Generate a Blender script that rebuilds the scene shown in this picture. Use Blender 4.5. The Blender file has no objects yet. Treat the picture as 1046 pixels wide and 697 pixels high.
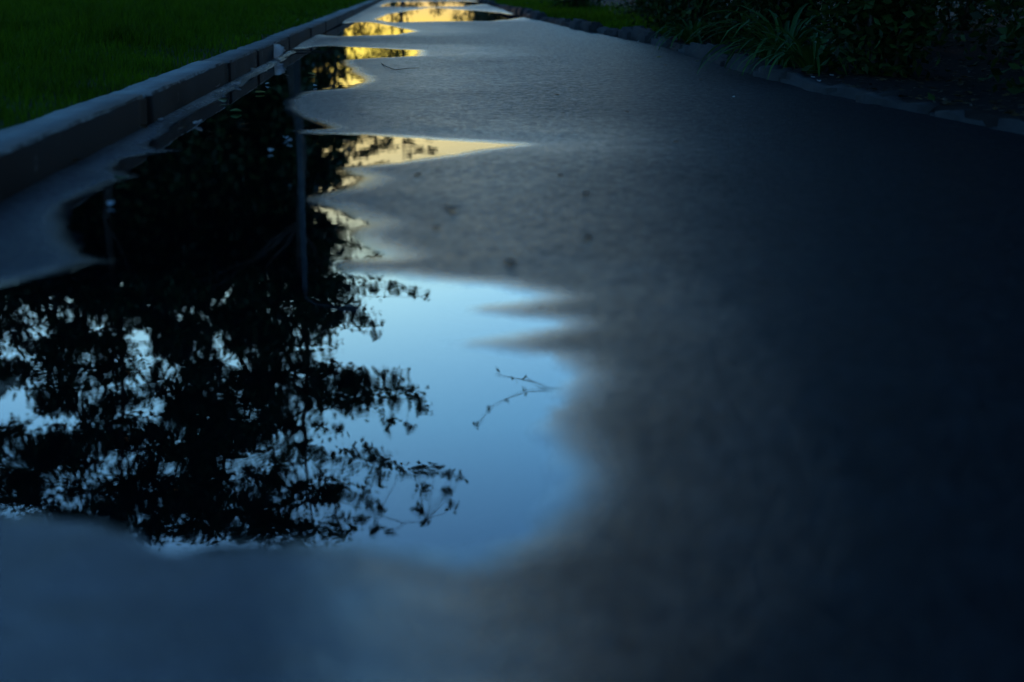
import bpy, bmesh, math, random
import numpy as np
from mathutils import Vector, Matrix

rng = np.random.default_rng(7)
random.seed(7)
scene = bpy.context.scene
COL = scene.collection
R = math.radians

# ------------------------------------------------------------------ camera geometry
H = 0.60                      # eye height above the water
W0, H0 = 1046.0, 697.0        # photograph size
FPX = 1453.0                  # 50 mm lens
PITCH = math.atan(365.5 / FPX)
YAW = -math.atan(98.0 / FPX * math.cos(PITCH))      # road runs along +Y, camera looks a little right of it

cam_d = bpy.data.cameras.new('camera')
cam = bpy.data.objects.new('camera', cam_d)
COL.objects.link(cam)
cam.location = (0, 0, H)
cam.rotation_euler = (math.pi / 2 - PITCH, 0, YAW)
cam_d.lens = 50.0 * (FPX / 1453.0)
cam_d.sensor_width = 36.0
cam_d.clip_start = 0.02
cam_d.clip_end = 3000
cam_d.dof.use_dof = True
cam_d.dof.focus_distance = 9.0
cam_d.dof.aperture_fstop = 2.0
scene.camera = cam
ROT = np.array(cam.rotation_euler.to_matrix())


def ray(x, y):
    v = np.array([(x - W0 / 2) / FPX, -(y - H0 / 2) / FPX, -1.0])
    return ROT @ v


def gp(x, y, z=0.0):
    """ground point under a point of the photograph"""
    d = ray(x, y)
    t = (z - H) / d[2]
    return np.array([d[0] * t, d[1] * t, z])


def mirror(x, y, Y):
    """point at distance Y that is seen mirrored in the water"""
    d = ray(x, y)
    t = Y / d[1]
    return np.array([d[0] * t, Y, -H - d[2] * t])


# ------------------------------------------------------------------ helpers
def tag(o, label=None, cat=None, group=None, kind=None):
    if label: o['label'] = label
    if cat: o['category'] = cat
    if group: o['group'] = group
    if kind: o['kind'] = kind
    return o


def empty(name, loc, rz=0.0):
    o = bpy.data.objects.new(name, None)
    o.empty_display_size = 0.2
    o.location = loc
    o.rotation_euler = (0, 0, rz)
    COL.objects.link(o)
    return o


def link_mesh(name, verts, faces, mat, parent=None, smooth=False):
    me = bpy.data.meshes.new(name)
    verts = np.asarray(verts, dtype=np.float32)
    if isinstance(faces, np.ndarray):
        n, k = faces.shape
        me.vertices.add(len(verts)); me.vertices.foreach_set('co', verts.ravel())
        me.loops.add(n * k); me.loops.foreach_set('vertex_index', faces.astype(np.int32).ravel())
        me.polygons.add(n)
        me.polygons.foreach_set('loop_start', np.arange(0, n * k, k, dtype=np.int32))
        me.polygons.foreach_set('loop_total', np.full(n, k, dtype=np.int32))
        me.update(calc_edges=True)
    else:
        me.from_pydata([tuple(v) for v in verts], [], faces)
        me.update()
    me.validate()
    if smooth:
        me.polygons.foreach_set('use_smooth', np.ones(len(me.polygons), dtype=bool))
    me.materials.append(mat)
    o = bpy.data.objects.new(name, me)
    COL.objects.link(o)
    if parent: o.parent = parent
    return o


def copy_tree(o, parent=None):
    c = o.copy()
    COL.objects.link(c)
    if parent: c.parent = parent
    for ch in o.children:
        copy_tree(ch, c)
    return c


class MB:
    """collects tapered tubes and other pieces for ONE mesh"""
    def __init__(self):
        self.v, self.f = [], []

    def tube(self, pts, radii, n=7, cap=True):
        pts = [np.asarray(p, float) for p in pts]
        base = len(self.v)
        for i, p in enumerate(pts):
            a = pts[max(i - 1, 0)]; b = pts[min(i + 1, len(pts) - 1)]
            t = (b - a) / (np.linalg.norm(b - a) + 1e-9)
            u = np.cross(t, [0.31, 0.95, 0.12]); u /= np.linalg.norm(u) + 1e-9
            w = np.cross(t, u)
            for k in range(n):
                an = 2 * math.pi * k / n
                self.v.append(p + radii[i] * (math.cos(an) * u + math.sin(an) * w))
        for i in range(len(pts) - 1):
            for k in range(n):
                a = base + i * n + k; b = base + i * n + (k + 1) % n
                self.f.append((a, b, b + n, a + n))
        if cap:
            self.f.append(tuple(base + k for k in range(n))[::-1])
            e = base + (len(pts) - 1) * n
            self.f.append(tuple(e + k for k in range(n)))

    def build(self, name, mat, parent=None, smooth=True):
        return link_mesh(name, self.v, self.f, mat, parent, smooth)


def leaf_faces(centers, sizes, droop=0.3, fold=0.25, width=0.45, r=rng):
    """small folded leaf blades, four corners each"""
    n = len(centers)
    az = r.uniform(0, 2 * math.pi, n)
    el = r.normal(-droop, 0.55, n)
    t = np.stack([np.cos(az) * np.cos(el), np.sin(az) * np.cos(el), np.sin(el)], 1)
    up = r.normal(0, 1, (n, 3)); up[:, 2] += 0.8
    s = np.cross(t, up); s /= np.linalg.norm(s, axis=1)[:, None] + 1e-9
    nn = np.cross(s, t)
    L = sizes[:, None]
    wv = width * (0.8 + 0.4 * r.random((n, 1)))
    a = centers - t * L * 0.5
    b = centers + t * L * 0.5
    c = centers + s * L * wv * 0.5 - nn * L * fold * 0.3 - t * L * 0.08
    d = centers - s * L * wv * 0.5 - nn * L * fold * 0.3 - t * L * 0.08
    v = np.stack([a, c, b, d], 1).reshape(-1, 3)
    i = np.arange(n)[:, None] * 4
    f = np.concatenate([i + np.array([[0, 1, 2]]), i + np.array([[0, 2, 3]])], 0)
    return v, f


# ------------------------------------------------------------------ materials
def new_mat(name):
    m = bpy.data.materials.new(name)
    m.use_nodes = True
    nt = m.node_tree
    return m, nt, nt.nodes['Principled BSDF'], nt.nodes['Material Output']


def N(nt, typ, **kw):
    n = nt.nodes.new(typ)
    for k, v in kw.items():
        setattr(n, k, v)
    return n


def noise(nt, scale, detail=4, rough=0.6, coord=None, dist=0.0):
    n = N(nt, 'ShaderNodeTexNoise')
    n.inputs['Scale'].default_value = scale
    n.inputs['Detail'].default_value = detail
    n.inputs['Roughness'].default_value = rough
    n.inputs['Distortion'].default_value = dist
    if coord: nt.links.new(coord, n.inputs['Vector'])
    return n


def ramp(nt, fac, stops):
    r = N(nt, 'ShaderNodeValToRGB')
    e = r.color_ramp.elements
    while len(e) < len(stops): e.new(0.5)
    for el, (p, c) in zip(e, stops):
        el.position = p
        el.color = (*c, 1) if len(c) == 3 else c
    nt.links.new(fac, r.inputs['Fac'])
    return r


def math_n(nt, op, a, b=None, clamp=False):
    n = N(nt, 'ShaderNodeMath', operation=op, use_clamp=clamp)
    for i, v in enumerate((a, b)):
        if v is None: continue
        if isinstance(v, (int, float)): n.inputs[i].default_value = v
        else: nt.links.new(v, n.inputs[i])
    return n.outputs[0]


def leaf_mat(name, dark, light, translucent=0.35, rough=0.55, scale=0.8, spec=0.3, patch=0.4):
    m, nt, b, out = new_mat(name)
    geo = N(nt, 'ShaderNodeNewGeometry')
    oi = N(nt, 'ShaderNodeTexCoord')
    nz = noise(nt, scale, 3, 0.6, oi.outputs['Object'])
    mix = math_n(nt, 'ADD', math_n(nt, 'MULTIPLY', geo.outputs['Random Per Island'], 1 - patch), math_n(nt, 'MULTIPLY', nz.outputs['Fac'], patch))
    r = ramp(nt, mix, [(0.2, dark), (0.8, light)])
    nt.links.new(r.outputs[0], b.inputs['Base Color'])
    b.inputs['Roughness'].default_value = rough
    b.inputs['Specular IOR Level'].default_value = spec
    tr = N(nt, 'ShaderNodeBsdfTranslucent')
    nt.links.new(r.outputs[0], tr.inputs['Color'])
    ms = N(nt, 'ShaderNodeMixShader')
    ms.inputs[0].default_value = translucent
    nt.links.new(b.outputs[0], ms.inputs[1]); nt.links.new(tr.outputs[0], ms.inputs[2])
    nt.links.new(ms.outputs[0], out.inputs['Surface'])
    return m


def simple_mat(name, c0, c1, scale, rough=0.8, bump=0.0, bscale=None, spec=0.4):
    m, nt, b, out = new_mat(name)
    tc = N(nt, 'ShaderNodeTexCoord')
    nz = noise(nt, scale, 6, 0.65, tc.outputs['Object'])
    r = ramp(nt, nz.outputs['Fac'], [(0.3, c0), (0.7, c1)])
    nt.links.new(r.outputs[0], b.inputs['Base Color'])
    b.inputs['Roughness'].default_value = rough
    b.inputs['Specular IOR Level'].default_value = spec
    if bump:
        n2 = noise(nt, bscale or scale * 4, 5, 0.7, tc.outputs['Object'])
        bp = N(nt, 'ShaderNodeBump')
        bp.inputs['Strength'].default_value = bump
        bp.inputs['Distance'].default_value = 0.01
        nt.links.new(n2.outputs['Fac'], bp.inputs['Height'])
        nt.links.new(bp.outputs[0], b.inputs['Normal'])
    return m


M_tree = leaf_mat('tree_leaves', (0.010, 0.022, 0.006), (0.040, 0.075, 0.018), 0.25)
M_far = leaf_mat('far_leaves', (0.05, 0.08, 0.012), (0.11, 0.15, 0.03), 0.5)
M_shrub = leaf_mat('shrub_leaves', (0.007, 0.018, 0.004), (0.032, 0.075, 0.013), 0.2, 0.6, 0.8, 0.15)
M_blade = leaf_mat('blade_leaves', (0.025, 0.075, 0.012), (0.06, 0.15, 0.025), 0.3)
M_grass = leaf_mat('grass_blades', (0.008, 0.024, 0.001), (0.105, 0.205, 0.004), 0.4, 0.7, 1.1, 0.06, 0.7)
M_bark = simple_mat('bark', (0.03, 0.025, 0.02), (0.09, 0.075, 0.06), 6, 0.9, 0.6, 20, 0.2)
M_lawn = simple_mat('lawn_soil', (0.006, 0.014, 0.004), (0.016, 0.032, 0.007), 3, 0.95, 0.5, 40, 0.1)
M_soil = simple_mat('bed_soil', (0.005, 0.004, 0.003), (0.016, 0.012, 0.008), 5, 0.95, 0.8, 30, 0.15)
M_ground = simple_mat('meadow', (0.012, 0.022, 0.007), (0.028, 0.045, 0.012), 0.2, 0.95, 0, None, 0.1)
M_pole = simple_mat('galvanised_steel', (0.05, 0.053, 0.056), (0.085, 0.09, 0.093), 3, 0.6, 0.0, None, 0.25)
M_glass = simple_mat('lamp_glass', (0.5, 0.5, 0.48), (0.6, 0.6, 0.58), 3, 0.3)
M_litter = leaf_mat('litter_leaves', (0.03, 0.018, 0.008), (0.10, 0.06, 0.02), 0.1)
M_leaf_pale = leaf_mat('pale_leaf', (0.90, 0.76, 0.68), (0.96, 0.92, 0.88), 0.35, 0.5, 30)
M_leaf_brown = simple_mat('brown_leaf', (0.10, 0.05, 0.02), (0.22, 0.11, 0.04), 40, 0.6, 0.3, 60)
M_leaf_yellow = simple_mat('yellow_leaf', (0.30, 0.26, 0.07), (0.48, 0.42, 0.14), 40, 0.55, 0.3, 60)
M_leaf_green = simple_mat('green_leaf', (0.10, 0.20, 0.06), (0.22, 0.34, 0.12), 40, 0.5, 0.3, 60)
M_petal = leaf_mat('white_petal', (0.70, 0.70, 0.68), (0.85, 0.84, 0.82), 0.4, 0.5, 40)
M_twig = simple_mat('twig_bark', (0.02, 0.015, 0.01), (0.05, 0.035, 0.025), 60, 0.8, 0.4, 200)


def concrete(name, c0, c1):
    m, nt, b, out = new_mat(name)
    tc = N(nt, 'ShaderNodeTexCoord')
    oi = N(nt, 'ShaderNodeObjectInfo')
    a = noise(nt, 3, 6, 0.7, tc.outputs['Object'])
    f = noise(nt, 90, 3, 0.7, tc.outputs['Object'])
    s = math_n(nt, 'ADD', math_n(nt, 'MULTIPLY', a.outputs['Fac'], 0.6), math_n(nt, 'MULTIPLY', f.outputs['Fac'], 0.3))
    s = math_n(nt, 'ADD', s, math_n(nt, 'MULTIPLY', math_n(nt, 'SUBTRACT', oi.outputs['Random'], 0.5), 0.25))
    r = ramp(nt, s, [(0.25, c0), (0.7, c1)])
    nt.links.new(r.outputs[0], b.inputs['Base Color'])
    b.inputs['Roughness'].default_value = 0.9
    b.inputs['Specular IOR Level'].default_value = 0.15
    bp = N(nt, 'ShaderNodeBump'); bp.inputs['Strength'].default_value = 0.5; bp.inputs['Distance'].default_value = 0.004
    nt.links.new(f.outputs['Fac'], bp.inputs['Height']); nt.links.new(bp.outputs[0], b.inputs['Normal'])
    return m


def face_shade(m, x0, dark):  # paints the kerb's path-side face dark brown for its shade, with a ragged edge
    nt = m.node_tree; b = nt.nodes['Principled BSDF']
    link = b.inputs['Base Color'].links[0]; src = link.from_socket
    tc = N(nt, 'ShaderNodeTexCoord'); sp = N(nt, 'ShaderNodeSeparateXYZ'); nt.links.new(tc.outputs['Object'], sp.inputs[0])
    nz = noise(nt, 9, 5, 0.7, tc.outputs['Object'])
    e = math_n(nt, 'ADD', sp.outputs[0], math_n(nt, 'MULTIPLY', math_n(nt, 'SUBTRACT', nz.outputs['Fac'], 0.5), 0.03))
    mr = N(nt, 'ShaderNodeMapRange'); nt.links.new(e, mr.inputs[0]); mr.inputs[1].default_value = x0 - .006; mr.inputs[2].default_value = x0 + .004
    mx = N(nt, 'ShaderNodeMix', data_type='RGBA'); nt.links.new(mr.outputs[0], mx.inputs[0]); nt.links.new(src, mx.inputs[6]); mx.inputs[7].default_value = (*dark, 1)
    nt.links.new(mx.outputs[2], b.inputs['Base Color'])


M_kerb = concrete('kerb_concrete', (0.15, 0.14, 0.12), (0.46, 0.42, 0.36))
face_shade(M_kerb, 0.083, (0.019, 0.012, 0.008))
M_kerb_old = concrete('old_kerb_concrete', (0.016, 0.015, 0.014), (0.075, 0.072, 0.068))


def asphalt():
    m, nt, b, out = new_mat('wet_asphalt')
    tc = N(nt, 'ShaderNodeTexCoord'); P = tc.outputs['Object']
    at = N(nt, 'ShaderNodeAttribute'); at.attribute_name = 'wet'
    sub = N(nt, 'ShaderNodeAttribute'); sub.attribute_name = 'under'
    big = noise(nt, 1.1, 5, 0.6, P, 0.3)
    mid = noise(nt, 7.0, 5, 0.65, P)
    vor = N(nt, 'ShaderNodeTexVoronoi'); vor.inputs['Scale'].default_value = 110
    nt.links.new(P, vor.inputs['Vector'])
    fine = noise(nt, 260, 3, 0.7, P)
    mot = noise(nt, 38, 4, 0.75, P)
    # colour: dark binder with paler stones
    st = math_n(nt, 'ADD', math_n(nt, 'MULTIPLY', vor.outputs['Color'], 0.5), math_n(nt, 'MULTIPLY', fine.outputs['Fac'], 0.5))
    col = ramp(nt, st, [(0.25, (0.006, 0.006, 0.007)), (0.62, (0.020, 0.021, 0.023)), (0.85, (0.075, 0.077, 0.08))])
    stain = ramp(nt, mid.outputs['Fac'], [(0.3, (0.7, 0.7, 0.7)), (0.7, (1.1, 1.1, 1.1))])
    mc = N(nt, 'ShaderNodeMix', data_type='RGBA', blend_type='MULTIPLY'); mc.inputs[0].default_value = 1
    nt.links.new(col.outputs[0], mc.inputs[6]); nt.links.new(stain.outputs[0], mc.inputs[7])
    nt.links.new(mc.outputs[2], b.inputs['Base Color'])
    # wetness = attribute broken up by the surface relief
    br = math_n(nt, 'ADD', math_n(nt, 'MULTIPLY', math_n(nt, 'SUBTRACT', big.outputs['Fac'], 0.5), 0.9),
                math_n(nt, 'MULTIPLY', math_n(nt, 'SUBTRACT', mid.outputs['Fac'], 0.5), 0.5))
    wet = math_n(nt, 'ADD', at.outputs['Fac'], math_n(nt, 'MULTIPLY', br, 0.28), True)
    ro = N(nt, 'ShaderNodeMapRange'); nt.links.new(wet, ro.inputs[0])
    ro.inputs[3].default_value = 0.46; ro.inputs[4].default_value = 0.05
    rm = math_n(nt, 'MULTIPLY', math_n(nt, 'SUBTRACT', mot.outputs['Fac'], 0.5), math_n(nt, 'SUBTRACT', 0.75, math_n(nt, 'MULTIPLY', wet, 0.6)))
    nt.links.new(math_n(nt, 'ADD', ro.outputs[0], rm, True), b.inputs['Roughness'])
    sp = math_n(nt, 'MULTIPLY', math_n(nt, 'SUBTRACT', 1.0, sub.outputs['Fac'], True), math_n(nt, 'ADD', 0.06, math_n(nt, 'MULTIPLY', math_n(nt, 'POWER', wet, 1.5), 0.24)))
    nt.links.new(sp, b.inputs['Specular IOR Level'])
    b.inputs['IOR'].default_value = 1.45
    hgt = math_n(nt, 'ADD', math_n(nt, 'MULTIPLY', vor.outputs['Distance'], -0.7), math_n(nt, 'ADD', math_n(nt, 'MULTIPLY', fine.outputs['Fac'], 0.3), math_n(nt, 'MULTIPLY', mot.outputs['Fac'], 1.1)))
    bs = math_n(nt, 'MULTIPLY', math_n(nt, 'SUBTRACT', 1.0, wet, True), 0.75)
    bp = N(nt, 'ShaderNodeBump'); bp.inputs['Distance'].default_value = 0.004
    nt.links.new(bs, bp.inputs['Strength']); nt.links.new(hgt, bp.inputs['Height'])
    nt.links.new(bp.outputs[0], b.inputs['Normal'])
    return m


M_asphalt = asphalt()


def water():
    m, nt, b, out = new_mat('puddle_water')
    nt.nodes.remove(b)
    tc = N(nt, 'ShaderNodeTexCoord')
    rip = noise(nt, 9, 2, 0.5, tc.outputs['Object'])
    bp = N(nt, 'ShaderNodeBump'); bp.inputs['Strength'].default_value = 0.03; bp.inputs['Distance'].default_value = 0.004
    nt.links.new(rip.outputs['Fac'], bp.inputs['Height'])
    fr = N(nt, 'ShaderNodeFresnel'); fr.inputs['IOR'].default_value = 1.34
    tr = N(nt, 'ShaderNodeBsdfTransparent'); tr.inputs['Color'].default_value = (0.80, 0.84, 0.84, 1)
    gl = N(nt, 'ShaderNodeBsdfGlossy'); gl.inputs['Roughness'].default_value = 0.008
    gl.inputs['Color'].default_value = (1, 1, 1, 1)
    nt.links.new(bp.outputs[0], gl.inputs['Normal'])
    ms = N(nt, 'ShaderNodeMixShader')
    nt.links.new(fr.outputs[0], ms.inputs[0]); nt.links.new(tr.outputs[0], ms.inputs[1]); nt.links.new(gl.outputs[0], ms.inputs[2])
    nt.links.new(ms.outputs[0], out.inputs['Surface'])
    return m


M_water = water()

# ------------------------------------------------------------------ world and sun
SUN_AZ, SUN_EL = R(-7), R(1.0)       # azimuth measured from the road direction, to the right positive
world = bpy.data.worlds.new('World'); scene.world = world
world.use_nodes = True
nt = world.node_tree
bg = nt.nodes['Background']
sky = N(nt, 'ShaderNodeTexSky', sky_type='NISHITA')
sky.sun_disc = False
sky.sun_elevation = SUN_EL
sky.sun_rotation = SUN_AZ
tc = N(nt, 'ShaderNodeTexCoord')
sx = N(nt, 'ShaderNodeSeparateXYZ'); nt.links.new(tc.outputs['Generated'], sx.inputs[0])
S = 3.6
grade = [(0.0, (.025, .05, .3)), (.05, (.08, .18, .48)), (.09, (.135, .25, .52)), (.145, (.14, .27, .50)), (.183, (.17, .42, .85)), (.208, (.29, .92, 2.15)),
         (.30, (.27, 1.02, 2.35)), (.385, (.26, .90, 2.1)), (.44, (.075, .29, .90)), (.60, (.055, .20, .55)), (.90, (.055, .21, .55))]
gr = ramp(nt, sx.outputs[2], [(p, tuple(v / S for v in c)) for p, c in grade])
mu = N(nt, 'ShaderNodeVectorMath', operation='MULTIPLY')
nt.links.new(sky.outputs[0], mu.inputs[0]); nt.links.new(gr.outputs[0], mu.inputs[1])
sc_ = N(nt, 'ShaderNodeVectorMath', operation='SCALE'); sc_.inputs['Scale'].default_value = S
nt.links.new(mu.outputs[0], sc_.inputs[0])
hz = ramp(nt, sx.outputs[2], [(0.0, (.40, .42, .38)), (.05, (.15, .13, .08)), (.15, (0, 0, 0))])   # pale haze low in the sky
ad = N(nt, 'ShaderNodeVectorMath', operation='ADD')
nt.links.new(sc_.outputs[0], ad.inputs[0]); nt.links.new(hz.outputs[0], ad.inputs[1])
nt.links.new(ad.outputs[0], bg.inputs['Color'])
bg.inputs['Strength'].default_value = 0.15

sun_d = bpy.data.lights.new('sun', 'SUN')
sun_d.energy = 0.05
sun_d.angle = R(0.5)
sun_d.color = (1.0, 0.72, 0.42)
sun = bpy.data.objects.new('sun', sun_d); COL.objects.link(sun)
sd = Vector((math.sin(SUN_AZ) * math.cos(SUN_EL), math.cos(SUN_AZ) * math.cos(SUN_EL), math.sin(SUN_EL)))
sun.rotation_euler = sd.to_track_quat('Z', 'Y').to_euler()

vs = scene.view_settings
vs.view_transform = 'Standard'; vs.look = 'None'; vs.gamma = 1.0; vs.use_curve_mapping = False
vs.exposure = 2.7
scene.render.engine = 'CYCLES'
scene.cycles.use_denoising = True
scene.cycles.max_bounces = 6
scene.cycles.transparent_max_bounces = 8
scene.cycles.sample_clamp_indirect = 4

# ------------------------------------------------------------------ path with hollows
XL = -1.16                                   # kerb line
XR = 2.16                                    # right edge


def right_edge(Y):
    return np.interp(Y, [-8, 0, 3.0, 5.6, 7.5, 10, 14, 19, 24, 40, 80], [3.4, 3.0, 2.55, 2.36, 2.2, 2.2, 2.3, 2.05, 1.95, 2.0, 2.2])


POOLS = [
 [(-160,302),(0,292),(60,281),(85,270),(150,262),(240,259),(320,269),(345,280),(400,284),(440,290),(500,294),(548,303),(505,312),(466,317),(500,324),
  (562,331),(520,343),(452,351),(500,358),(560,368),(580,385),(562,405),(540,428),(553,455),(564,480),(550,515),(515,545),
  (470,566),(400,557),(330,552),(250,553),(200,562),(165,557),(135,543),(80,530),(0,522),(-160,515)],
 [(92,262),(74,236),(66,208),(120,186),(150,180),(112,172),(128,163),(195,154),(150,148),(166,133),(196,116),
  (216,103),(252,82),(280,65),(300,51),(335,47),(425,51.5),(425,57),(350,61),(350,68),(366,78),(366,84),(350,90),(300,93),
  (290,105),(294,120),(330,131),(288,133),(303,137),(370,138),(450,143.5),(522,148),(480,152.5),(400,166),(350,172),(375,181),
  (358,190),(318,197),(298,204),(335,214),(372,228),(355,240),(388,262),(330,267),(250,257),(180,261),(150,268)],
 [(318,36),(345,24),(375,22.5),(400,27),(421,32),(405,35.5),(350,37)],
 [(385,20),(400,14),(440,8),(500,12),(538,17),(520,20),(495,22),(440,22),(400,23)],
 [(390,6.5),(402,2),(470,1),(505,3),(470,7),(420,7.5)],
]
ISLANDS = [[(-90,386),(20,390),(46,402),(10,416),(-90,417)]]


def signed_dist(px, py, poly):
    n = len(poly)
    d2 = np.full(px.shape, 1e9)
    inside = np.zeros(px.shape, bool)
    for i in range(n):
        ax, ay = poly[i]; bx, by = poly[(i + 1) % n]
        ex, ey = bx - ax, by - ay
        wx, wy = px - ax, py - ay
        t = np.clip((wx * ex + wy * ey) / (ex * ex + ey * ey + 1e-12), 0, 1)
        d2 = np.minimum(d2, (wx - ex * t) ** 2 + (wy - ey * t) ** 2)
        c = ((ay > py) != (by > py)) & (px < ex * (py - ay) / (ey + 1e-12 if ey >= 0 else ey - 1e-12) + ax)
        inside ^= c
    d = np.sqrt(d2)
    return np.where(inside, -d, d)


def value_noise(x, y, seed):
    r = np.random.default_rng(seed)
    T = r.random((256, 256))
    xi = np.floor(x).astype(int); yi = np.floor(y).astype(int)
    fx = x - xi; fy = y - yi
    fx = fx * fx * (3 - 2 * fx); fy = fy * fy * (3 - 2 * fy)
    g = lambda a, b: T[a % 256, b % 256]
    return (g(xi, yi) * (1 - fx) + g(xi + 1, yi) * fx) * (1 - fy) + (g(xi, yi + 1) * (1 - fx) + g(xi + 1, yi + 1) * fx) * fy - 0.5


def fbm(x, y, f, seed, octs=4):
    s = 0; a = 1
    for o in range(octs):
        s = s + a * value_noise(x * f, y * f, seed + o); f *= 2.07; a *= 0.5
    return s


ys = [-8, -5, -3, -1.5, -0.5, 0.2, 0.6]
y = 0.85
while y < 90:
    ys.append(y); y += max(0.010, y * 0.0085)
ys = np.array(ys)
nx = 330
u = np.linspace(0, 1, nx)
EDGE = right_edge(ys)
PX = XL + 0.004 + (EDGE[:, None] - XL) * u[None, :]
PY = np.repeat(ys[:, None], nx, 1)
sd_all = np.full(PX.shape, 1e9)
pools_w = [[tuple(gp(a, b)[:2]) for a, b in p] for p in POOLS]
for pw in pools_w:
    sd_all = np.minimum(sd_all, signed_dist(PX, PY, pw))
for p in ISLANDS:
    pw = [tuple(gp(a, b)[:2]) for a, b in p]
    sd_all = np.maximum(sd_all, -signed_dist(PX, PY, pw) * 0.4)
near = np.clip(PY / 8, 0.25, 1)
sdn = sd_all + 0.028 * near * fbm(PX, PY, 4.3, 11) + 0.06 * near * fbm(PX, PY, 1.7, 31, 3)
Z = np.where(sdn < 0, np.clip(sdn * 0.045, -0.014, 0), np.clip(0.014 * sdn + 0.05 * sdn ** 2, 0, 0.012)) + 0.0010 * fbm(PX, PY, 14, 51, 3)
crown = 0.010 * np.clip((PX - 0.6) / 1.6, 0, 1)        # the path rises a little to the right
Z = Z + np.where(sdn > 0, crown * np.clip(sdn / 0.6, 0, 1), 0)
wet = np.clip(1 - sdn / 0.13, 0, 1) ** 1.3 * 0.72 + np.clip(1 - sdn / 1.3, 0, 1) * 0.27
wet = wet * np.clip((PX - XL) / 0.17, 0.62, 1)          # silt along the kerb foot
Z = Z + 0.009 * np.clip(1 - (PX - XL) / (0.11 + 0.05 * fbm(PX, PY, 1.6, 61, 2)), 0, 1)
wet = np.maximum(wet, 0.78 * np.clip(2.0 - np.hypot((PX + 0.42) / 0.36, (PY - 1.15) / 0.5), 0, 1))   # damp film at the near end of the puddle
under = np.clip(-sdn / 0.03, 0, 1)
idx = np.arange(PX.size).reshape(PX.shape)
F = np.stack([idx[:-1, :-1], idx[:-1, 1:], idx[1:, 1:], idx[1:, :-1]], -1).reshape(-1, 4)
path = link_mesh('path', np.stack([PX, PY, Z], -1).reshape(-1, 3), F, M_asphalt, smooth=True)
for nm, arr in (('wet', wet), ('under', under)):
    a = path.data.attributes.new(nm, 'FLOAT', 'POINT')
    a.data.foreach_set('value', arr.astype(np.float32).ravel())
tag(path, kind='structure')

# still water lies level in the hollows of the path
wv, wf = [], []
for (x0, x1, y0, y1) in [(XL + 0.01, 1.6, 0.9, 60)]:
    wv += [(x0, y0, 0), (x1, y0, 0), (x1, y1, 0), (x0, y1, 0)]
    wf.append((0, 1, 2, 3))
water_o = link_mesh('puddle_water', wv, wf, M_water)
tag(water_o, kind='structure')

# ground to the horizon, lawn and bed
g = link_mesh('ground', [(-1500, -1500, -0.06), (1500, -1500, -0.06), (1500, 1500, -0.06), (-1500, 1500, -0.06)], [(0, 1, 2, 3)], M_ground)
tag(g, kind='structure')

LY = np.concatenate([np.linspace(-8, 4, 13), np.geomspace(4.3, 140, 70)])
LX = -np.concatenate([[0.0], np.geomspace(0.06, 60, 60)]) + (XL - 0.185)
gx, gy = np.meshgrid(LX, LY)


def lawn_z(x, y):
    d = (XL - 0.185) - x
    return 0.118 + 0.02 * np.clip(d / 1.0, 0, 1) + 0.05 * fbm(x, y, 0.35, 91, 3) * np.clip(d / 3, 0, 1) + 0.012 * fbm(x, y, 3, 97, 2)


idx = np.arange(gx.size).reshape(gx.shape)
F = np.stack([idx[:-1, :-1], idx[1:, :-1], idx[1:, 1:], idx[:-1, 1:]], -1).reshape(-1, 4)
lawn = link_mesh('lawn_ground', np.stack([gx, gy, lawn_z(gx, gy)], -1).reshape(-1, 3), F, M_lawn, smooth=True)
tag(lawn, kind='structure')

RY = np.concatenate([np.linspace(-8, 4, 20), np.geomspace(4.2, 140, 110)])
RXo = np.concatenate([[0.0, 0.03, 0.06], np.geomspace(0.1, 40, 50)])


def bed_z(dx, x, y):
    return -0.02 + 0.075 * np.clip(dx / 0.10, 0, 1) + 0.05 * np.clip(dx / 2.5, 0, 1) + 0.05 * fbm(x, y, 1.3, 71, 4) * np.clip(dx / 0.4, 0, 1)


ro = np.repeat(RXo[None, :], len(RY), 0)
ry = np.repeat(RY[:, None], len(RXo), 1)
rx = right_edge(ry) - 0.02 + ro
idx = np.arange(rx.size).reshape(rx.shape)
F = np.stack([idx[:-1, :-1], idx[:-1, 1:], idx[1:, 1:], idx[1:, :-1]], -1).reshape(-1, 4)
bed = link_mesh('soil_bed', np.stack([rx, ry, bed_z(ro, rx, ry)], -1).reshape(-1, 3), F, M_soil, smooth=True)
tag(bed, kind='structure')


# ------------------------------------------------------------------ kerb stones
def stone_mesh(name, L, Wd, Ht, mat, bev=0.012, wob=0.004, seed=0, cuts=6):
    r = random.Random(seed)
    bm = bmesh.new()
    bmesh.ops.create_cube(bm, size=1)
    for v in bm.verts:
        v.co = Vector((v.co.x * Wd, v.co.y * L, v.co.z * Ht))
    bmesh.ops.bevel(bm, geom=bm.edges[:], offset=bev, segments=2, affect='EDGES')
    long_e = [e for e in bm.edges if abs((e.verts[0].co - e.verts[1].co).y) > L * 0.5]
    bmesh.ops.subdivide_edges(bm, edges=long_e, cuts=cuts, use_grid_fill=True)
    for v in bm.verts:
        v.co += Vector((r.uniform(-1, 1), 0, r.uniform(-1, 1))) * wob
    me = bpy.data.meshes.new(name)
    bm.to_mesh(me); bm.free()
    me.polygons.foreach_set('use_smooth', np.ones(len(me.polygons), dtype=bool))
    me.materials.append(mat)
    return me


def add_mesh_obj(name, me, loc, rot=(0, 0, 0)):
    o = bpy.data.objects.new(name, me)
    o.location = loc; o.rotation_euler = rot
    COL.objects.link(o)
    return o


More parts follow.
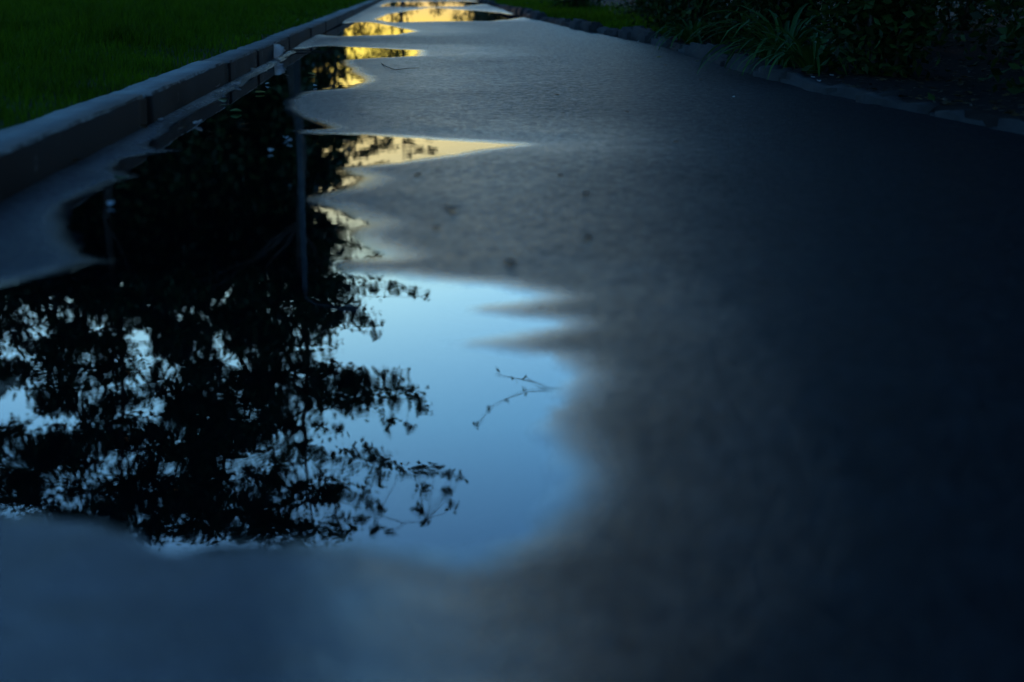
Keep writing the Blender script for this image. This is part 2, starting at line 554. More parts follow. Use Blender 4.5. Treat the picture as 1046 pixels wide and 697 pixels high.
KW, KH = 0.185, 0.40
KTOP = 0.136
kerb_meshes = {}
joints = [-4.0, -1.3, 1.4, 3.6, 6.25, 8.95, 10.6]
while joints[-1] < 62: joints.append(joints[-1] + 2.7)
near_labels = {
 3: 'long grey concrete kerb stone nearest the viewer, cut by the left edge of the picture',
 4: 'grey concrete kerb stone second from the viewer, after the first joint beside the puddle',
 5: 'short grey concrete kerb stone just before the pale curled leaf',
 6: 'grey concrete kerb stone beside the pale curled leaf in the gutter',
}
for i in range(len(joints) - 1):
    a, b_ = joints[i], joints[i + 1]
    L = round(b_ - a - 0.008, 3)
    key = (L, i % 3)
    if key not in kerb_meshes:
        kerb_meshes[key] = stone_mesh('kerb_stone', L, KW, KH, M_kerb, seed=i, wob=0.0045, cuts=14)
    r = random.Random(i * 7 + 1)
    dz = r.uniform(-0.006, 0.006); dx = r.uniform(-0.006, 0.004)
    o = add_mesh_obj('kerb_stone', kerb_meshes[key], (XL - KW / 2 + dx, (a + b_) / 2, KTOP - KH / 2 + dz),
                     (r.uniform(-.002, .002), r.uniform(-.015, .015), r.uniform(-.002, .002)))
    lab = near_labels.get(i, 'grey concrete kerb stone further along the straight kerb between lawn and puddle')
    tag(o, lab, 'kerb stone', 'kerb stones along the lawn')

rk = random.Random(5)
Y = 2.2
k = 0
right_spec = []
while Y < 46:
    L = rk.choice([0.55, 0.7, 0.85]) * (1.0 if Y < 12 else 1.3)
    right_spec.append((Y, L))
    Y += L + rk.uniform(0.02, 0.12)
bases = [stone_mesh('edging_stone', 0.62 + 0.14 * j, 0.17, 0.22, M_kerb_old, 0.03, 0.014, 100 + j) for j in range(4)]
for i, (Y, L) in enumerate(right_spec):
    x = float(right_edge(Y + L / 2)) + 0.075
    x2 = float(right_edge(Y + L)) - float(right_edge(Y))
    hgt = rk.uniform(0.045, 0.075) if Y < 8.2 else rk.uniform(0.06, 0.14)
    o = add_mesh_obj('edging_stone', bases[i % 4], (x + rk.uniform(-.03, .04), Y + L / 2, hgt - 0.11),
                     (rk.uniform(-.04, .04), rk.uniform(-.12, .12), -math.atan2(x2, L) + rk.uniform(-.06, .06)))
    if Y < 8.2: lab = 'low broken grey edging stone at the bare soil on the right'
    elif Y < 14: lab = 'tilted pale edging stone jutting from under the right hand shrubs'
    else: lab = 'far pale edging stone on the right where the path narrows'
    tag(o, lab, 'edging stone', 'old edging stones right of the path')

# ------------------------------------------------------------------ grass
def grass_mesh(name, x, y, z, hgt, wid, mat, r):
    n = len(x)
    az = r.uniform(0, 2 * math.pi, n)
    lean = r.uniform(0.1, 0.9, n) * hgt
    bx, by = np.cos(az), np.sin(az)
    sxv, syv = -by, bx
    p = np.stack([x, y, z], 1)
    side = np.stack([sxv, syv, np.zeros(n)], 1) * (wid * 0.5)[:, None]
    d = np.stack([bx, by, np.zeros(n)], 1)
    m = p + d * (lean * 0.35)[:, None] + np.array([0, 0, 1]) * (hgt * 0.6)[:, None]
    t = p + d * lean[:, None] + np.array([0, 0, 1]) * (hgt)[:, None]
    v = np.stack([p - side, p + side, m + side * .8, m - side * .8, t], 1).reshape(-1, 3)
    i = np.arange(n)[:, None] * 5
    f = np.concatenate([i + np.array([[0, 1, 2]]), i + np.array([[0, 2, 3]]), i + np.array([[3, 2, 4]])], 0)
    return link_mesh(name, v, f, mat)


def lawn_points(n):
    d = np.exp(rng.uniform(math.log(2.2), math.log(60), n))
    wmax = 0.42 * d + 1.5
    q = rng.random(n) * wmax
    x = (XL - 0.175) - q
    return x, d


x, y = lawn_points(230000)
# tufts: pull blades together
cl = fbm(x, y, 2.2, 201, 3)
keep = rng.random(len(x)) < np.clip(0.75 + cl * 0.9, 0.25, 1)
x, y, cl = x[keep], y[keep], cl[keep]
edge = (XL - 0.175) - x
hg = (0.04 + 0.05 * rng.random(len(x)) + 0.16 * np.clip(cl, 0, 1) * np.clip((XL - .3 - x) / .8, 0, 1)) * np.clip(0.8 + edge / 1.6, 0.8, 1.7)
wd = np.clip(0.0045 * y / 6, 0.004, 0.03)
gs = grass_mesh('lawn_grass', x, y, lawn_z(x, y) - 0.01, hg, wd, M_grass, rng)
tag(gs, 'rough dark green lawn grass behind the left kerb', 'grass', kind='stuff')

n = 16000
y = rng.uniform(15, 48, n); q = np.abs(rng.normal(0, 0.9, n)); x = right_edge(y) + 0.14 + q
gs2 = grass_mesh('verge_grass', x, y, bed_z(q + .16, x, y) - 0.01, rng.uniform(.05, .13, n), np.full(n, 0.014), M_grass, rng)
tag(gs2, 'patch of short green grass on the far right verge', 'grass', kind='stuff')

n = 9000
y = np.exp(rng.uniform(math.log(1.5), math.log(30), n)); q = rng.random(n) ** 1.5 * 6 + 0.1; x = right_edge(y) + q
lv, lf = leaf_faces(np.stack([x, y, bed_z(q + .02, x, y) + 0.012], 1), rng.uniform(.03, .07, n), 0, 0.4, 0.55)
# lay the leaves flat
cz = np.repeat(bed_z(q + .02, x, y) + 0.012, 4); lv[:, 2] = cz + (lv[:, 2] - cz) * 0.25
lt = link_mesh('leaf_litter', lv, lf, M_litter)
tag(lt, 'brown leaf litter on the dark soil right of the path', 'leaf litter', kind='stuff')


# ------------------------------------------------------------------ trees
def limb(mb, a, b, r0, r1, sag=0.0, n=5, wob=0.05, r=random):
    a = np.asarray(a, float); b = np.asarray(b, float)
    L = np.linalg.norm(b - a)
    pts = []
    for i in range(n + 1):
        t = i / n
        p = a + (b - a) * t
        p[2] += sag * L * math.sin(math.pi * t)
        if 0 < i < n:
            p += np.array([r.uniform(-1, 1), r.uniform(-1, 1), r.uniform(-1, 1)]) * L * wob
        pts.append(p)
    mb.tube(pts, [r0 + (r1 - r0) * (i / n) for i in range(n + 1)], 6)
    return pts


def make_tree(name, base, top, r0, clumps, leaf, per, mat, label, cat='tree', group=None, nlimb=10, seed=1, droop=0.5, lean=None):
    """trunk with limbs reaching the clumps; clumps = [(centre, radius)] in world space"""
    r = random.Random(seed); rg = np.random.default_rng(seed)
    base = np.asarray(base, float); top = np.asarray(top, float)
    root = empty(name, tuple(base))
    mb = MB()
    hgt = top[2] - base[2]
    tr = []
    for i in range(9):
        t = i / 8
        p = (top - base) * t
        if 0 < i < 8: p = p + np.array([r.uniform(-1, 1), r.uniform(-1, 1), 0]) * hgt * 0.012
        tr.append(p)
    rad = [r0 * (1.25 if i == 0 else 1) * (1 - 0.86 * i / 8) for i in range(9)]
    mb.tube(tr, rad, 9)
    cs = sorted([(np.asarray(c) - base, q) for c, q in clumps], key=lambda a: a[0][2])
    nodes = []
    step = max(1, len(cs) // nlimb)
    for c, q in cs[::step]:
        k = max(2, min(7, int((c[2] - 0.25 * np.linalg.norm(c[:2])) / hgt * 8)))
        pts = limb(mb, tr[k], c, rad[k] * 0.55, r0 * 0.06, 0.08, 5, 0.03, r)
        nodes += pts[1:]
    nodes = np.array(nodes + tr[3:])
    for c, q in cs:
        d = np.linalg.norm(nodes - c, axis=1)
        j = int(np.argmin(d + 0.4 * np.maximum(0, nodes[:, 2] - c[2])))
        if d[j] > 0.15:
            limb(mb, nodes[j], c, r0 * 0.09, r0 * 0.03, 0.05, 3, 0.05, r)
    mb.build('trunk', M_bark, root)
    C, Sz = [], []
    for c, q in cs:
        m = max(4, int(per * (q / 0.6) ** 2))
        off = np.clip(rg.normal(0, 1, (m, 3)), -2.2, 2.2) * 0.50 * q
        off[:, 2] *= 0.85
        C.append(c + off); Sz.append(leaf * rg.uniform(0.7, 1.3, m))
    v, f = leaf_faces(np.concatenate(C), np.concatenate(Sz), droop, 0.3, 0.68, rg)
    link_mesh('crown', v, f, mat, root)
    return tag(root, label, cat, group)


def seen(lst, Y, spread, seed):
    """clumps at their mirrored bearings, at real distance Y +- spread; radius given in photo pixels"""
    r = random.Random(seed); out = []
    for (a, b, q) in lst:
        yy = Y + r.uniform(-spread, spread)
        out.append((mirror(a, b, yy), q * yy / FPX * 1.15))
    return out


D1 = 52.0
main = [(a_, b_, q_ * 1.25) for a_, b_, q_ in [(255,290,14),(285,293,15),(318,290,14),(350,294,13),(378,292,11),(402,293,8),(420,297,6),(434,304,4),
        (268,318,18),(305,318,18),(338,318,15),(362,322,13),(378,330,8),(383,342,5),
        (258,345,17),(290,348,18),(318,346,13),(338,352,7),(335,368,7),(270,372,17),(300,372,14),(322,380,9),
        (255,398,15),(284,402,16),(312,402,14),(338,398,15),(362,396,14),(385,394,12),(403,390,11),(415,398,9),(425,408,8),
        (432,418,6),(400,412,8),(398,430,7),(397,441,4),(417,438,5),(376,412,10),(350,414,9),
        (250,428,14),(275,430,11),(300,432,9),(322,436,8),(345,440,7),
        (262,456,10),(292,462,8),(330,466,9),(352,470,12),(374,464,11),(392,472,10),(385,486,9),(410,482,8),(428,480,8),
        (445,482,7),(458,487,6),(470,489,4),(455,503,6),(461,516,5),(432,500,7),(430,520,6),(434,532,4),
        (255,488,13),(278,494,9),(308,498,8),(330,500,10),(350,500,10),(372,508,9),(386,520,7),(384,540,7),(367,530,8),
        (250,516,15),(272,525,14),(296,534,15),(318,542,14),(344,532,9),(352,545,7),(398,545,4),(300,556,10),(275,548,12)]]
rf = random.Random(77)
WIN = [(385, 358, 48, 14), (328, 434, 20, 17), (280, 460, 15, 16), (337, 462, 14, 20), (360, 432, 22, 12), (240, 482, 14, 20), (400, 320, 30, 16), (306, 476, 10, 14)]
while len(main) < 285:
    a = rf.uniform(175, 372); b = rf.uniform(284, 552)
    lim = 350 if b < 345 else (325 if b < 380 else (372 if b < 420 else (325 if b < 465 else 345)))
    if a > lim or any(math.hypot((a - wx) / wa, (b - wy) / wb) < 1 for wx, wy, wa, wb in WIN) and rf.random() < .85: continue
    main.append((a, b, rf.uniform(8, 15)))
g0 = lambda x, Y: (float((x - 425) / FPX * Y), Y)
bx_, by_ = g0(300, D1)
make_tree('deciduous_tree', (bx_, by_, 0.15), tuple(mirror(322, 560, D1)), 0.21, seen(main, D1, 1.6, 3), 0.23, 95, M_tree,
          'tall spreading tree beside the lamp post, its layered branches reaching out over the path', 'tree', 'trees on the left lawn', 22, 11, 0.7)

rr = random.Random(21)
second = []
for i in range(420):
    a = rr.uniform(-60, 285); b = rr.uniform(286, 548)
    # sky windows of the photograph
    gap = (math.hypot((a - 40) / 36, (b - 322) / 20) < 1 or math.hypot((a - 158) / 20, (b - 402) / 14) < 1 or math.hypot((a - 205) / 22, (b - 415) / 14) < 1
           or math.hypot((a - 22) / 22, (b - 478) / 14) < 1 or math.hypot((a - 240) / 13, (b - 475) / 24) < 1 or math.hypot((a - 225) / 14, (b - 300) / 14) < 1)
    if not gap or rr.random() < 0.35: second.append((a, b, rr.uniform(10, 17)))
bx_, by_ = g0(120, 56)
make_tree('deciduous_tree', (bx_, by_, 0.15), tuple(mirror(130, 552, 56)), 0.22, seen(second, 56, 3.0, 5), 0.25, 105, M_tree,
          'dense dark tree left of the layered one, sky showing through small gaps', 'tree', 'trees on the left lawn', 14, 12, 0.7)
third = [(rr.uniform(-420, -20), rr.uniform(280, 570), rr.uniform(12, 20)) for i in range(220)]
bx_, by_ = g0(-210, 54)
make_tree('deciduous_tree', (bx_, by_, 0.15), tuple(mirror(-200, 565, 54)), 0.34, seen(third, 54, 3.0, 6), 0.32, 75, M_tree,
          'broad dark tree at the far left of the lawn, outside the picture', 'tree', 'trees on the left lawn', 14, 13, 0.7)

# dense lower wood behind them: broad bushy trees reaching the ground
def bushy(name, X, Y, rad, hgt, leaf, nleaf, mat, label, cat, group, seed):
    r = random.Random(seed); cl = []
    for i in range(nleaf):
        z = r.uniform(0.04, 1.0)
        w = rad * (1.0 - 0.45 * max(0, z - 0.55) / 0.45) * math.sqrt(r.random())
        a = r.uniform(0, 2 * math.pi)
        cl.append((np.array([X + w * math.cos(a), Y + w * math.sin(a), z * hgt]), r.uniform(0.75, 1.25) * rad * 0.26))
    return make_tree(name, (X, Y, 0.1), (X, Y, hgt * 0.9), rad * 0.06, cl, leaf, 75, mat, label, cat, group, 8, seed, 0.4)


wood = [(298, 62, 2.3, 11.8), (215, 64, 4.6, 12.5), (135, 62, 4.6, 12.2), (45, 65, 4.8, 12.6), (-50, 62, 4.8, 12.2), (-150, 63, 5, 12.5), (-270, 61, 5, 12)]
wl = ['bushy dark tree nearest the golden gap at the end of the lawn', 'bushy dark tree behind the lamp post', 'bushy dark tree behind the dense dark tree',
      'bushy dark tree in the middle of the far wood', 'bushy dark tree toward the left of the far wood', 'bushy dark tree at the left end of the far wood', 'bushy dark tree outside the picture at the left']
for i, (px, Y, rad, hg_) in enumerate(wood):
    bushy('bushy_tree', (px - 425) / FPX * Y, Y, rad, hg_, 0.42, 125, M_tree, wl[i], 'tree', 'dark wood behind the lawn', 40 + i)

# thin saplings at the end of the path, seen against the sunset
sap = []
r = random.Random(8)
for i in range(170):
    a = r.uniform(318, 394); b = r.uniform(95, 268)
    if r.random() < 1.0 - (a - 318) / 150: sap.append((a, b, r.uniform(3.5, 8)))
bx_, by_ = g0(345, 72)
make_tree('sapling', (bx_, by_, 0.0), tuple(mirror(345, 265, 72)), 0.13, seen(sap, 72, 1.5, 9), 0.2, 110, M_tree,
          'thin young tree at the edge of the golden gap', 'tree', 'young trees at the end of the path', 8, 31, 0.5)
sap = []
for i in range(240):
    a = 345 + 190 * r.random() ** 2.0; b = r.uniform(60, 176 - (a - 345) * .22)
    sap.append((a, b, r.uniform(2.0, 5.0)))
bx_, by_ = g0(412, 86)
make_tree('sapling', (bx_, by_, 0.0), tuple(mirror(412, 168, 86)), 0.11, seen(sap, 86, 1.5, 10), 0.17, 230, M_tree,
          'slight young tree standing in the golden light at the end of the path', 'tree', 'young trees at the end of the path', 8, 32, 0.5)
for i, (px, Y, rad, hg_, lab) in enumerate([(400, 95, 1.9, 4.6, 'yellow green bush at the end of the path'), (352, 92, 2.2, 4.4, 'low bush left of the yellow green one'),
                                            (487, 120, 2.6, 2.5, 'low dark bush at the far end on the right'), (414, 130, 0.7, 2.4, 'small upright dark bush far away on the path line'),
                                            (520, 90, 2.6, 3.0, 'low wide bush beside the far right verge'),
                                            (326, 66, 1.9, 4.2, 'dense dark bush at the foot of the wood, nearest the golden gap'), (300, 68, 2.2, 5.0, 'dense dark bush in front of the bushy trees'),
                                            (446, 140, 1.3, 2.2, 'small dark bush furthest away in the golden light'), (500, 100, 1.6, 2.3, 'small dark bush left of the low wide one')]):
    bushy('far_bush', (px - 425) / FPX * Y, Y, rad, hg_, 0.22, 30, M_far if i == 0 else M_tree, lab, 'bush', 'bushes at the end of the path', 70 + i)

# right hand trees close to the path
def local_tree(label, seed, X, Y, rad, z0, z1, n):
    r = random.Random(seed); cl = []
    for i in range(n):
        t = r.random()
        z = z0 + (z1 - z0) * t
        w = rad * math.sin(math.pi * (0.12 + 0.83 * t)) ** 0.7 * math.sqrt(r.random())
        a = r.uniform(0, 2 * math.pi)
        cl.append((np.array([X + w * math.cos(a), Y + w * math.sin(a), z]), r.uniform(0.35, 0.62)))
    return make_tree('path_tree', (X, Y, 0.05), (X, Y, z1 * 0.92), 0.16, cl, 0.15, 230, M_tree, label, 'tree', 'trees along the right of the path', 12, seed, 0.4)


t1 = local_tree('leafy tree with low branches standing behind the right hand shrubs', 61, 4.9, 9.5, 2.3, 1.4, 9.5, 110)
t2 = local_tree('dark leafy tree above the bare soil, at the right edge of the picture', 62, 5.2, 4.6, 2.4, 1.6, 10.0, 110)
tl = [(t1, 5.2, 15.0, 1.3, 'leafy tree behind the grassy part of the right verge'), (t2, 5.4, 21.0, 2.4, 'leafy tree further along the right verge, a thin branch reaching over the path'),
      (t1, 5.6, 27.5, 4.0, 'last leafy tree far along the right verge'), (t1, 4.6, 0.6, 5.0, 'unseen leafy tree added to the right of the viewer to block sky light'),  # the tree beside the viewer is unseen, added to keep sky light off the path
      (t2, 7.6, 7.2, 0.7, 'leafy tree in the second row behind the soil bed'), (t1, 8.2, 12.0, 3.1, 'leafy tree in the second row behind the shrubs'), (t2, 8.6, 18.5, 4.4, 'leafy tree in the second row far back on the right')]
for src, X, Y, rz, lab in tl:
    c = copy_tree(src); c.location = (X, Y, 0.05); c.rotation_euler = (0, 0, rz); c['label'] = lab
    if Y == 21.0: t_branch = c
# the thin branch hanging over the path, mirrored in the big puddle
mbt = MB()
inv = Matrix.Translation(t_branch.location) @ Matrix.Rotation(t_branch.rotation_euler.z, 4, 'Z')
inv = np.array(inv.inverted())
loc = lambda p: (inv @ np.array([*p, 1.0]))[:3]
YB = 20.5
start = np.array([5.4, 21.0, 5.2])
p0 = mirror(560, 398, YB); p1 = mirror(545, 391, YB); p2 = mirror(525, 386, YB); p3 = mirror(506, 382, YB)
q1 = mirror(538, 400, YB); q2 = mirror(518, 407, YB); q3 = mirror(500, 418, YB); q4 = mirror(488, 434, YB)
mid_ = (start + p0) / 2 + np.array([0, 0, 0.3])
mbt.tube([loc(p) for p in (start, mid_, p0, p1, p2, p3)], [.035, .022, .012, .008, .006, .004], 6)
mbt.tube([loc(p) for p in (p0, q1, q2, q3, q4)], [.009, .007, .006, .005, .004], 6)
mbt.tube([loc(p) for p in (p1, mirror(536, 384, YB))], [.005, .004], 5)
mbt.build('overhanging_branch', M_bark, t_branch)
cl_c = np.concatenate([np.array(p)[None] + rng.normal(0, 0.035, (k_, 3)) for p, k_ in ((q4, 8), (q3, 6), (q2, 5), (q1, 4), (p2, 3), (p3, 2), (mirror(536, 386, YB), 2))])
cl_c = np.array([loc(p) for p in cl_c])
v, f = leaf_faces(cl_c, rng.uniform(.05, .10, len(cl_c)), 0.9, 0.3, 0.45)
link_mesh('branch_leaves', v, f, M_tree, t_branch)

# ------------------------------------------------------------------ shrubs and plants on the right
def shrub(label, X, Y, rad, hgt, leaf, n, seed, mat=None):
    rg = np.random.default_rng(seed); r = random.Random(seed)
    root = empty('shrub', (X, Y, 0.05))
    mb = MB(); tips = []
    for k in range(9):
        a = r.uniform(0, 2 * math.pi); w = rad * r.uniform(.25, .85)
        tip = np.array([w * math.cos(a), w * math.sin(a), hgt * r.uniform(.55, .95)])
        pts = limb(mb, (0.06 * math.cos(a), 0.06 * math.sin(a), -0.05), tip, 0.014, 0.005, 0.1, 5, 0.03, r)
        tips += pts[1:]
    mb.build('stems', M_bark, root)
    tips = np.array(tips)
    c = tips[rg.integers(0, len(tips), n)] + rg.normal(0, 1, (n, 3)) * np.array([rad * .30, rad * .30, hgt * .14])
    c[:, 2] = np.abs(c[:, 2] - 0.03) + 0.03
    v, f = leaf_faces(c, leaf * rg.uniform(.6, 1.3, n), 0.3, 0.3, 0.5, rg)
    link_mesh('foliage', v, f, mat or M_shrub, root)
    return tag(root, label, 'shrub', 'shrubs along the right edge')


shr = [(3.25, 6.7, .65, 1.3, 'dark shrub behind the bare soil near the right edge of the picture'),
       (2.75, 8.35, .45, .95, 'dark leafy shrub leaning over the edging stones beside the blade plant'),
       (2.62, 10.6, .42, .85, 'dark shrub on the far side of the blade plant'),
       (2.85, 12.3, .55, 1.05, 'rounded dark shrub in the middle of the right hand row'),
       (2.80, 14.2, .55, 1.0, 'dark shrub overhanging the pavement before the far grass patch'),
       (2.95, 16.4, .5, .9, 'shrub at the near end of the far grass patch'),
       (3.6, 21.5, .8, 1.3, 'shrub standing behind the far grass patch'),
       (3.2, 29.0, .8, 1.2, 'small far shrub on the right verge'),
       (4.2, 5.4, .8, 1.6, 'tall dark shrub at the back of the soil bed'),
       (4.1, 9.0, .9, 1.9, 'tall dark shrub behind the blade plant'),
       (4.1, 12.6, .9, 1.9, 'tall dark shrub at the back of the row'),
       (4.2, 3.2, .8, 1.5, 'dark shrub to the right of the viewer, outside the picture'),
       (5.6, 10.6, 1.1, 2.2, 'broad dark shrub at the back of the bed between tree trunks'),
       (5.3, 7.3, 1.0, 2.0, 'broad dark shrub in the back right corner of the bed'),
       (6.6, 12.8, 1.2, 2.4, 'broad dark shrub far behind the blade plant'),
       (7.2, 9.2, 1.2, 2.4, 'broad dark shrub beyond the soil bed, at the right edge of the picture'),
       (5.9, 15.6, 1.2, 2.3, 'broad dark shrub far behind the rounded one'),
       (11.5, 20.0, 2.2, 3.6, 'very large dark shrub closing the view behind the right hand rows'),
       (8.6, 21.0, 2.0, 3.3, 'very large dark shrub beyond the far grass patch'),
       (13.0, 15.5, 2.2, 3.6, 'very large dark shrub closing the view at the right edge of the picture'),
       (10.5, 11.5, 1.8, 3.2, 'very large dark shrub far out to the right of the soil bed'),
       (9.0, 15.0, 1.4, 2.6, 'large dark shrub furthest back on the right'),
       (4.0, 16.0, .9, 1.8, 'tall dark shrub behind the near end of the grass patch')]
for i, (X, Y, rad, hg_, lab) in enumerate(shr):
    shrub(lab, X, Y, rad, hg_, 0.075, 2600 if rad < .7 else int(4200 * max(1, rad)), 300 + i)


def blade_plant(label, X, Y, n, L, seed):
    rg = random.Random(seed)
    root = empty('blade_plant', (X, Y, 0.06))
    vv, ff = [], []
    for k in range(n):
        a = rg.uniform(0, 2 * math.pi); ln = L * rg.uniform(.6, 1.1); el = rg.uniform(0.75, 1.45); w = rg.uniform(.010, .018)
        p = np.array([0.05 * math.cos(a), 0.05 * math.sin(a), 0.0]); b0 = len(vv)
        sd_ = np.array([-math.sin(a), math.cos(a), 0])
        for s in range(8):
            t = s / 7
            ww = w * (1 - t) ** 0.6 * (0.6 + 0.8 * min(1, 3 * t)) + 0.0008
            vv.append(p + sd_ * ww + np.array([0, 0, ww * .4])); vv.append(p.copy()); vv.append(p - sd_ * ww + np.array([0, 0, ww * .4]))
            p = p + np.array([math.cos(a) * math.cos(el), math.sin(a) * math.cos(el), math.sin(el)]) * ln / 7
            el -= rg.uniform(.18, .42)
        for s in range(7):
            i = b0 + s * 3
            ff += [(i, i + 1, i + 4, i + 3), (i + 1, i + 2, i + 5, i + 4)]
    link_mesh('blades', vv, ff, M_blade, root, True)
    mb = MB(); mb.tube([(0, 0, -0.06), (0, 0, 0.02), (0, 0, 0.06)], [.05, .045, .02], 9); mb.build('root_crown', M_bark, root)
    return tag(root, label, 'plant', 'arching blade plants')


blade_plant('bright green plant of long arching blades at the path edge', 2.46, 9.6, 90, 0.75, 1)
blade_plant('smaller clump of arching blades in front of the bright green one', 2.42, 8.75, 50, 0.55, 2)
blade_plant('clump of arching blades by the far right edging stones', 2.5, 13.1, 45, 0.5, 3)

# ------------------------------------------------------------------ lamp post
PYL = 47.0
px_, _ = g0(305, PYL)
lp = empty('lamp_post', (px_, PYL, 0.14))
mb = MB(); mb.tube([(0, 0, -0.2), (0, 0, .9), (0, 0, .95)], [.17, .17, .13], 14); mb.build('base', M_pole, lp)
mb = MB(); mb.tube([(0, 0, .95), (0, 0, 9.2)], [.115, .085], 14); mb.build('pole', M_pole, lp)
mb = MB(); mb.tube([(0, 0, 9.2), (0.05, 0, 9.5), (.35, 0, 9.75), (1.1, 0, 9.85)], [.06, .05, .045, .04], 10); mb.build('arm', M_pole, lp)
mb = MB(); mb.tube([(1.0, 0, 9.86), (1.2, 0, 9.89), (1.7, 0, 9.88), (1.8, 0, 9.86)], [.05, .11, .11, .03], 12); hd = mb.build('lantern', M_pole, lp)
mb = MB(); mb.tube([(1.25, 0, 9.80), (1.5, 0, 9.77), (1.68, 0, 9.80)], [.04, .07, .03], 12); mb.build('lens', M_glass, hd)
tag(lp, 'grey street lamp post at the far end of the lawn', 'lamp post')


# ------------------------------------------------------------------ fallen leaves, petals, twigs
def leaf_mesh(name, mat, L, Wd, curl, seed):
    r = random.Random(seed)
    bm = bmesh.new()
    rows = []
    n = 9
    for i in range(n):
        t = i / (n - 1)
        w = Wd * 0.5 * (math.sin(math.pi * min(1, t * 0.93 + 0.05)) ** 0.8) * (1 - 0.35 * t) * 1.3 + 0.0006
        row = []
        for s in (-1, -0.5, 0, 0.5, 1):
            jag = (1 + (0.14 if i % 2 else -0.06) * abs(s))
            x_ = s * w * jag; y_ = (t - 0.5) * L
            z_ = curl * (abs(s) ** 1.6) * w * 1.4 + curl * 0.5 * L * (t - 0.4) ** 2 + r.uniform(-1, 1) * 0.03 * Wd
            row.append(bm.verts.new((x_, y_, z_)))
        rows.append(row)
    for a, b_ in zip(rows, rows[1:]):
        for k in range(4):
            bm.faces.new((a[k], a[k + 1], b_[k + 1], b_[k]))
    # stalk
    s0 = rows[0][2].co.copy(); e = s0 + Vector((0.004, -L * 0.35, curl * L * 0.2)); wv_ = 0.0012
    vs_ = [bm.verts.new(s0 + Vector((-wv_, 0, 0.001))), bm.verts.new(s0 + Vector((wv_, 0, 0.001))), bm.verts.new(e + Vector((wv_, 0, 0))), bm.verts.new(e + Vector((-wv_, 0, 0)))]
    bm.faces.new(vs_)
    g_ = bmesh.ops.solidify(bm, geom=bm.faces[:], thickness=0.0007)
    me = bpy.data.meshes.new(name); bm.to_mesh(me); bm.free()
    me.polygons.foreach_set('use_smooth', np.ones(len(me.polygons), dtype=bool))
    me.materials.append(mat)
    return me


def path_height(x, y):
    j = int(np.argmin(np.abs(ys - y)))
    i = int(np.argmin(np.abs(PX[j] - x)))
    return float(Z[j, i])


def drop(name, me, px, py, rot, label, cat, group, lift=0.0, sc=1.0):
    p = gp(px, py)
    z = max(0.0, path_height(p[0], p[1]))
    o = add_mesh_obj(name, me, (p[0], p[1], z + 0.003 + lift), rot)
    o.scale = (sc, sc, sc)
    return tag(o, label, cat, group)


big = leaf_mesh('curled_leaf', M_leaf_pale, 0.125, 0.125, 0.3, 4)
p = gp(282, 61)
o = add_mesh_obj('curled_leaf', big, (p[0], p[1], 0.066), (R(62), R(-6), R(-8)))
o.scale = (1.2, 1.0, 1.2)
tag(o, 'pale pinkish curled leaf standing upright in the gutter water against the kerb', 'leaf')
kinds = {'p': ('petal', leaf_mesh('petal', M_petal, .026, .02, .5, 1), 'white petal'), 'b': ('fallen_leaf', leaf_mesh('fallen_leaf', M_leaf_brown, .045, .032, .25, 2), 'brown leaf'),
         'y': ('fallen_leaf', leaf_mesh('fallen_leaf', M_leaf_yellow, .06, .04, .3, 3), 'yellowish leaf'), 'g': ('fallen_leaf', leaf_mesh('fallen_leaf', M_leaf_green, .055, .04, .3, 5), 'green leaf'),
         'w': ('fallen_leaf', leaf_mesh('fallen_leaf', M_leaf_pale, .05, .035, .5, 6), 'pale leaf')}
fl = [('w', 286, 68), ('w', 270, 70), ('p', 273, 87), ('w', 222, 92), ('p', 229, 96), ('p', 236, 89), ('w', 243, 88), ('y', 228, 105), ('g', 241, 115.5), ('y', 266, 96),
      ('p', 164, 126), ('b', 187, 133), ('b', 146, 134), ('w', 202, 128), ('b', 215, 137), ('p', 292, 143), ('p', 296, 146), ('p', 277, 156), ('b', 250, 129),
      ('p', 251, 76), ('w', 258, 74), ('p', 246, 82), ('b', 292, 78), ('y', 318, 77), ('p', 322, 89), ('g', 124, 185), ('b', 78, 170), ('p', 114, 211), ('p', 319, 45), ('p', 249, 69)]
names = {'w': 'pale curled leaf', 'p': 'small white petal', 'b': 'brown leaf', 'y': 'yellowish leaf', 'g': 'green leaf'}
rd = random.Random(3)
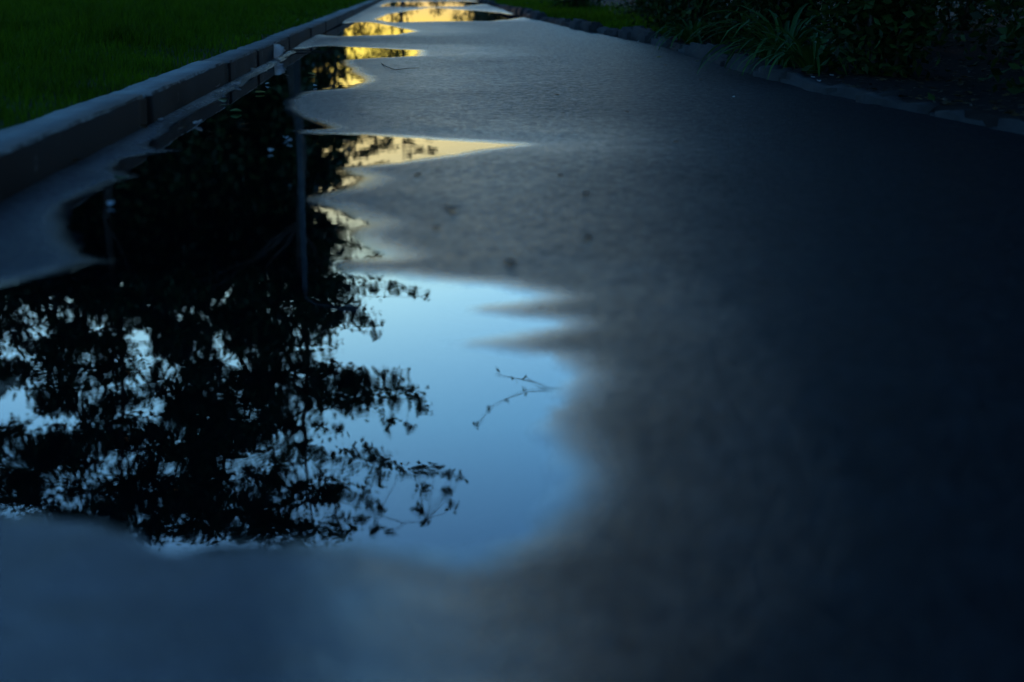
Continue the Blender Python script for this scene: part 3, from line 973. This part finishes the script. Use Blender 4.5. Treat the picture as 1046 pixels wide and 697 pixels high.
for kd, a, b_ in fl:
    nm, me, nn_ = kinds[kd]
    side = 'in the far gutter water by the upright pale leaf' if b_ < 100 else ('on the dark water in the middle of the long puddle' if b_ < 140 and a > 180 else ('at the near end of the gutter strip below the kerb' if a < 200 else 'on the dark water below the lamp post reflection'))
    drop(nm, me, a, b_, (R(rd.uniform(-14, 14)), R(rd.uniform(-14, 14)), rd.uniform(0, 6)), names[kd] + ' floating ' + side, 'petal' if kd == 'p' else 'leaf', 'fallen leaves floating along the gutter', 0.004)
fr_ = [('p', 749, 103.5), ('b', 716, 85), ('y', 712, 66), ('b', 690, 150), ('b', 680, 70), ('y', 673, 61.5), ('b', 462, 219), ('b', 445, 236), ('b', 572, 184), ('b', 598, 203), ('b', 427, 181), ('b', 522, 272), ('b', 569, 100), ('b', 640, 118), ('p', 652, 45), ('b', 600, 250)]
for kd, a, b_ in fr_:
    nm, me, nn_ = kinds[kd]
    side = 'lying on the damp pavement near the right edging stones' if a > 640 else 'lying on the damp pavement beside the puddle'
    drop(nm, me, a, b_, (R(rd.uniform(-5, 5)), R(rd.uniform(-5, 5)), rd.uniform(0, 6)), names[kd] + ' ' + side, 'petal' if kd == 'p' else 'leaf', 'fallen leaves on the pavement', 0.0005, 0.65)
for a, b_ in ((830, 82), (836, 86), (849, 80)):
    p = gp(a, b_, 0.07)
    o = add_mesh_obj('petal', kinds['p'][1], (p[0], p[1], 0.085), (0.1, 0.1, a)); tag(o, 'small white petal lying on the soil behind the edging stones', 'petal', 'petals on the soil')


def twig(px_list, r0, label, lift=0.012):
    pts = [gp(a, b_) for a, b_ in px_list]
    c0 = np.mean(pts, 0)
    mb = MB()
    pp = []
    for i, p in enumerate(pts):
        z = max(0, path_height(p[0], p[1])) + lift * (0.4 + 0.6 * math.sin(i * 1.7) ** 2)
        pp.append(np.array([p[0] - c0[0], p[1] - c0[1], z]))
    mb.tube(pp, [r0 * (1 - .6 * i / (len(pp) - 1)) for i in range(len(pp))], 6)
    o = mb.build('twig', M_twig); o.location = (c0[0], c0[1], 0)
    return tag(o, label, 'twig', 'fallen twigs')


twig([(390, 67), (395, 71), (404, 73.5), (416, 73.5), (428, 72)], 0.0035, 'thin curved twig on the pavement beyond the golden puddle')
twig([(455, 215), (463, 219), (470, 217)], 0.003, 'short twig lying beside a brown leaf on the pavement')
twig([(270, 52.5), (300, 53), (330, 53.2), (342, 53)], 0.007, 'long straight pale twig floating across the lamp post reflection')
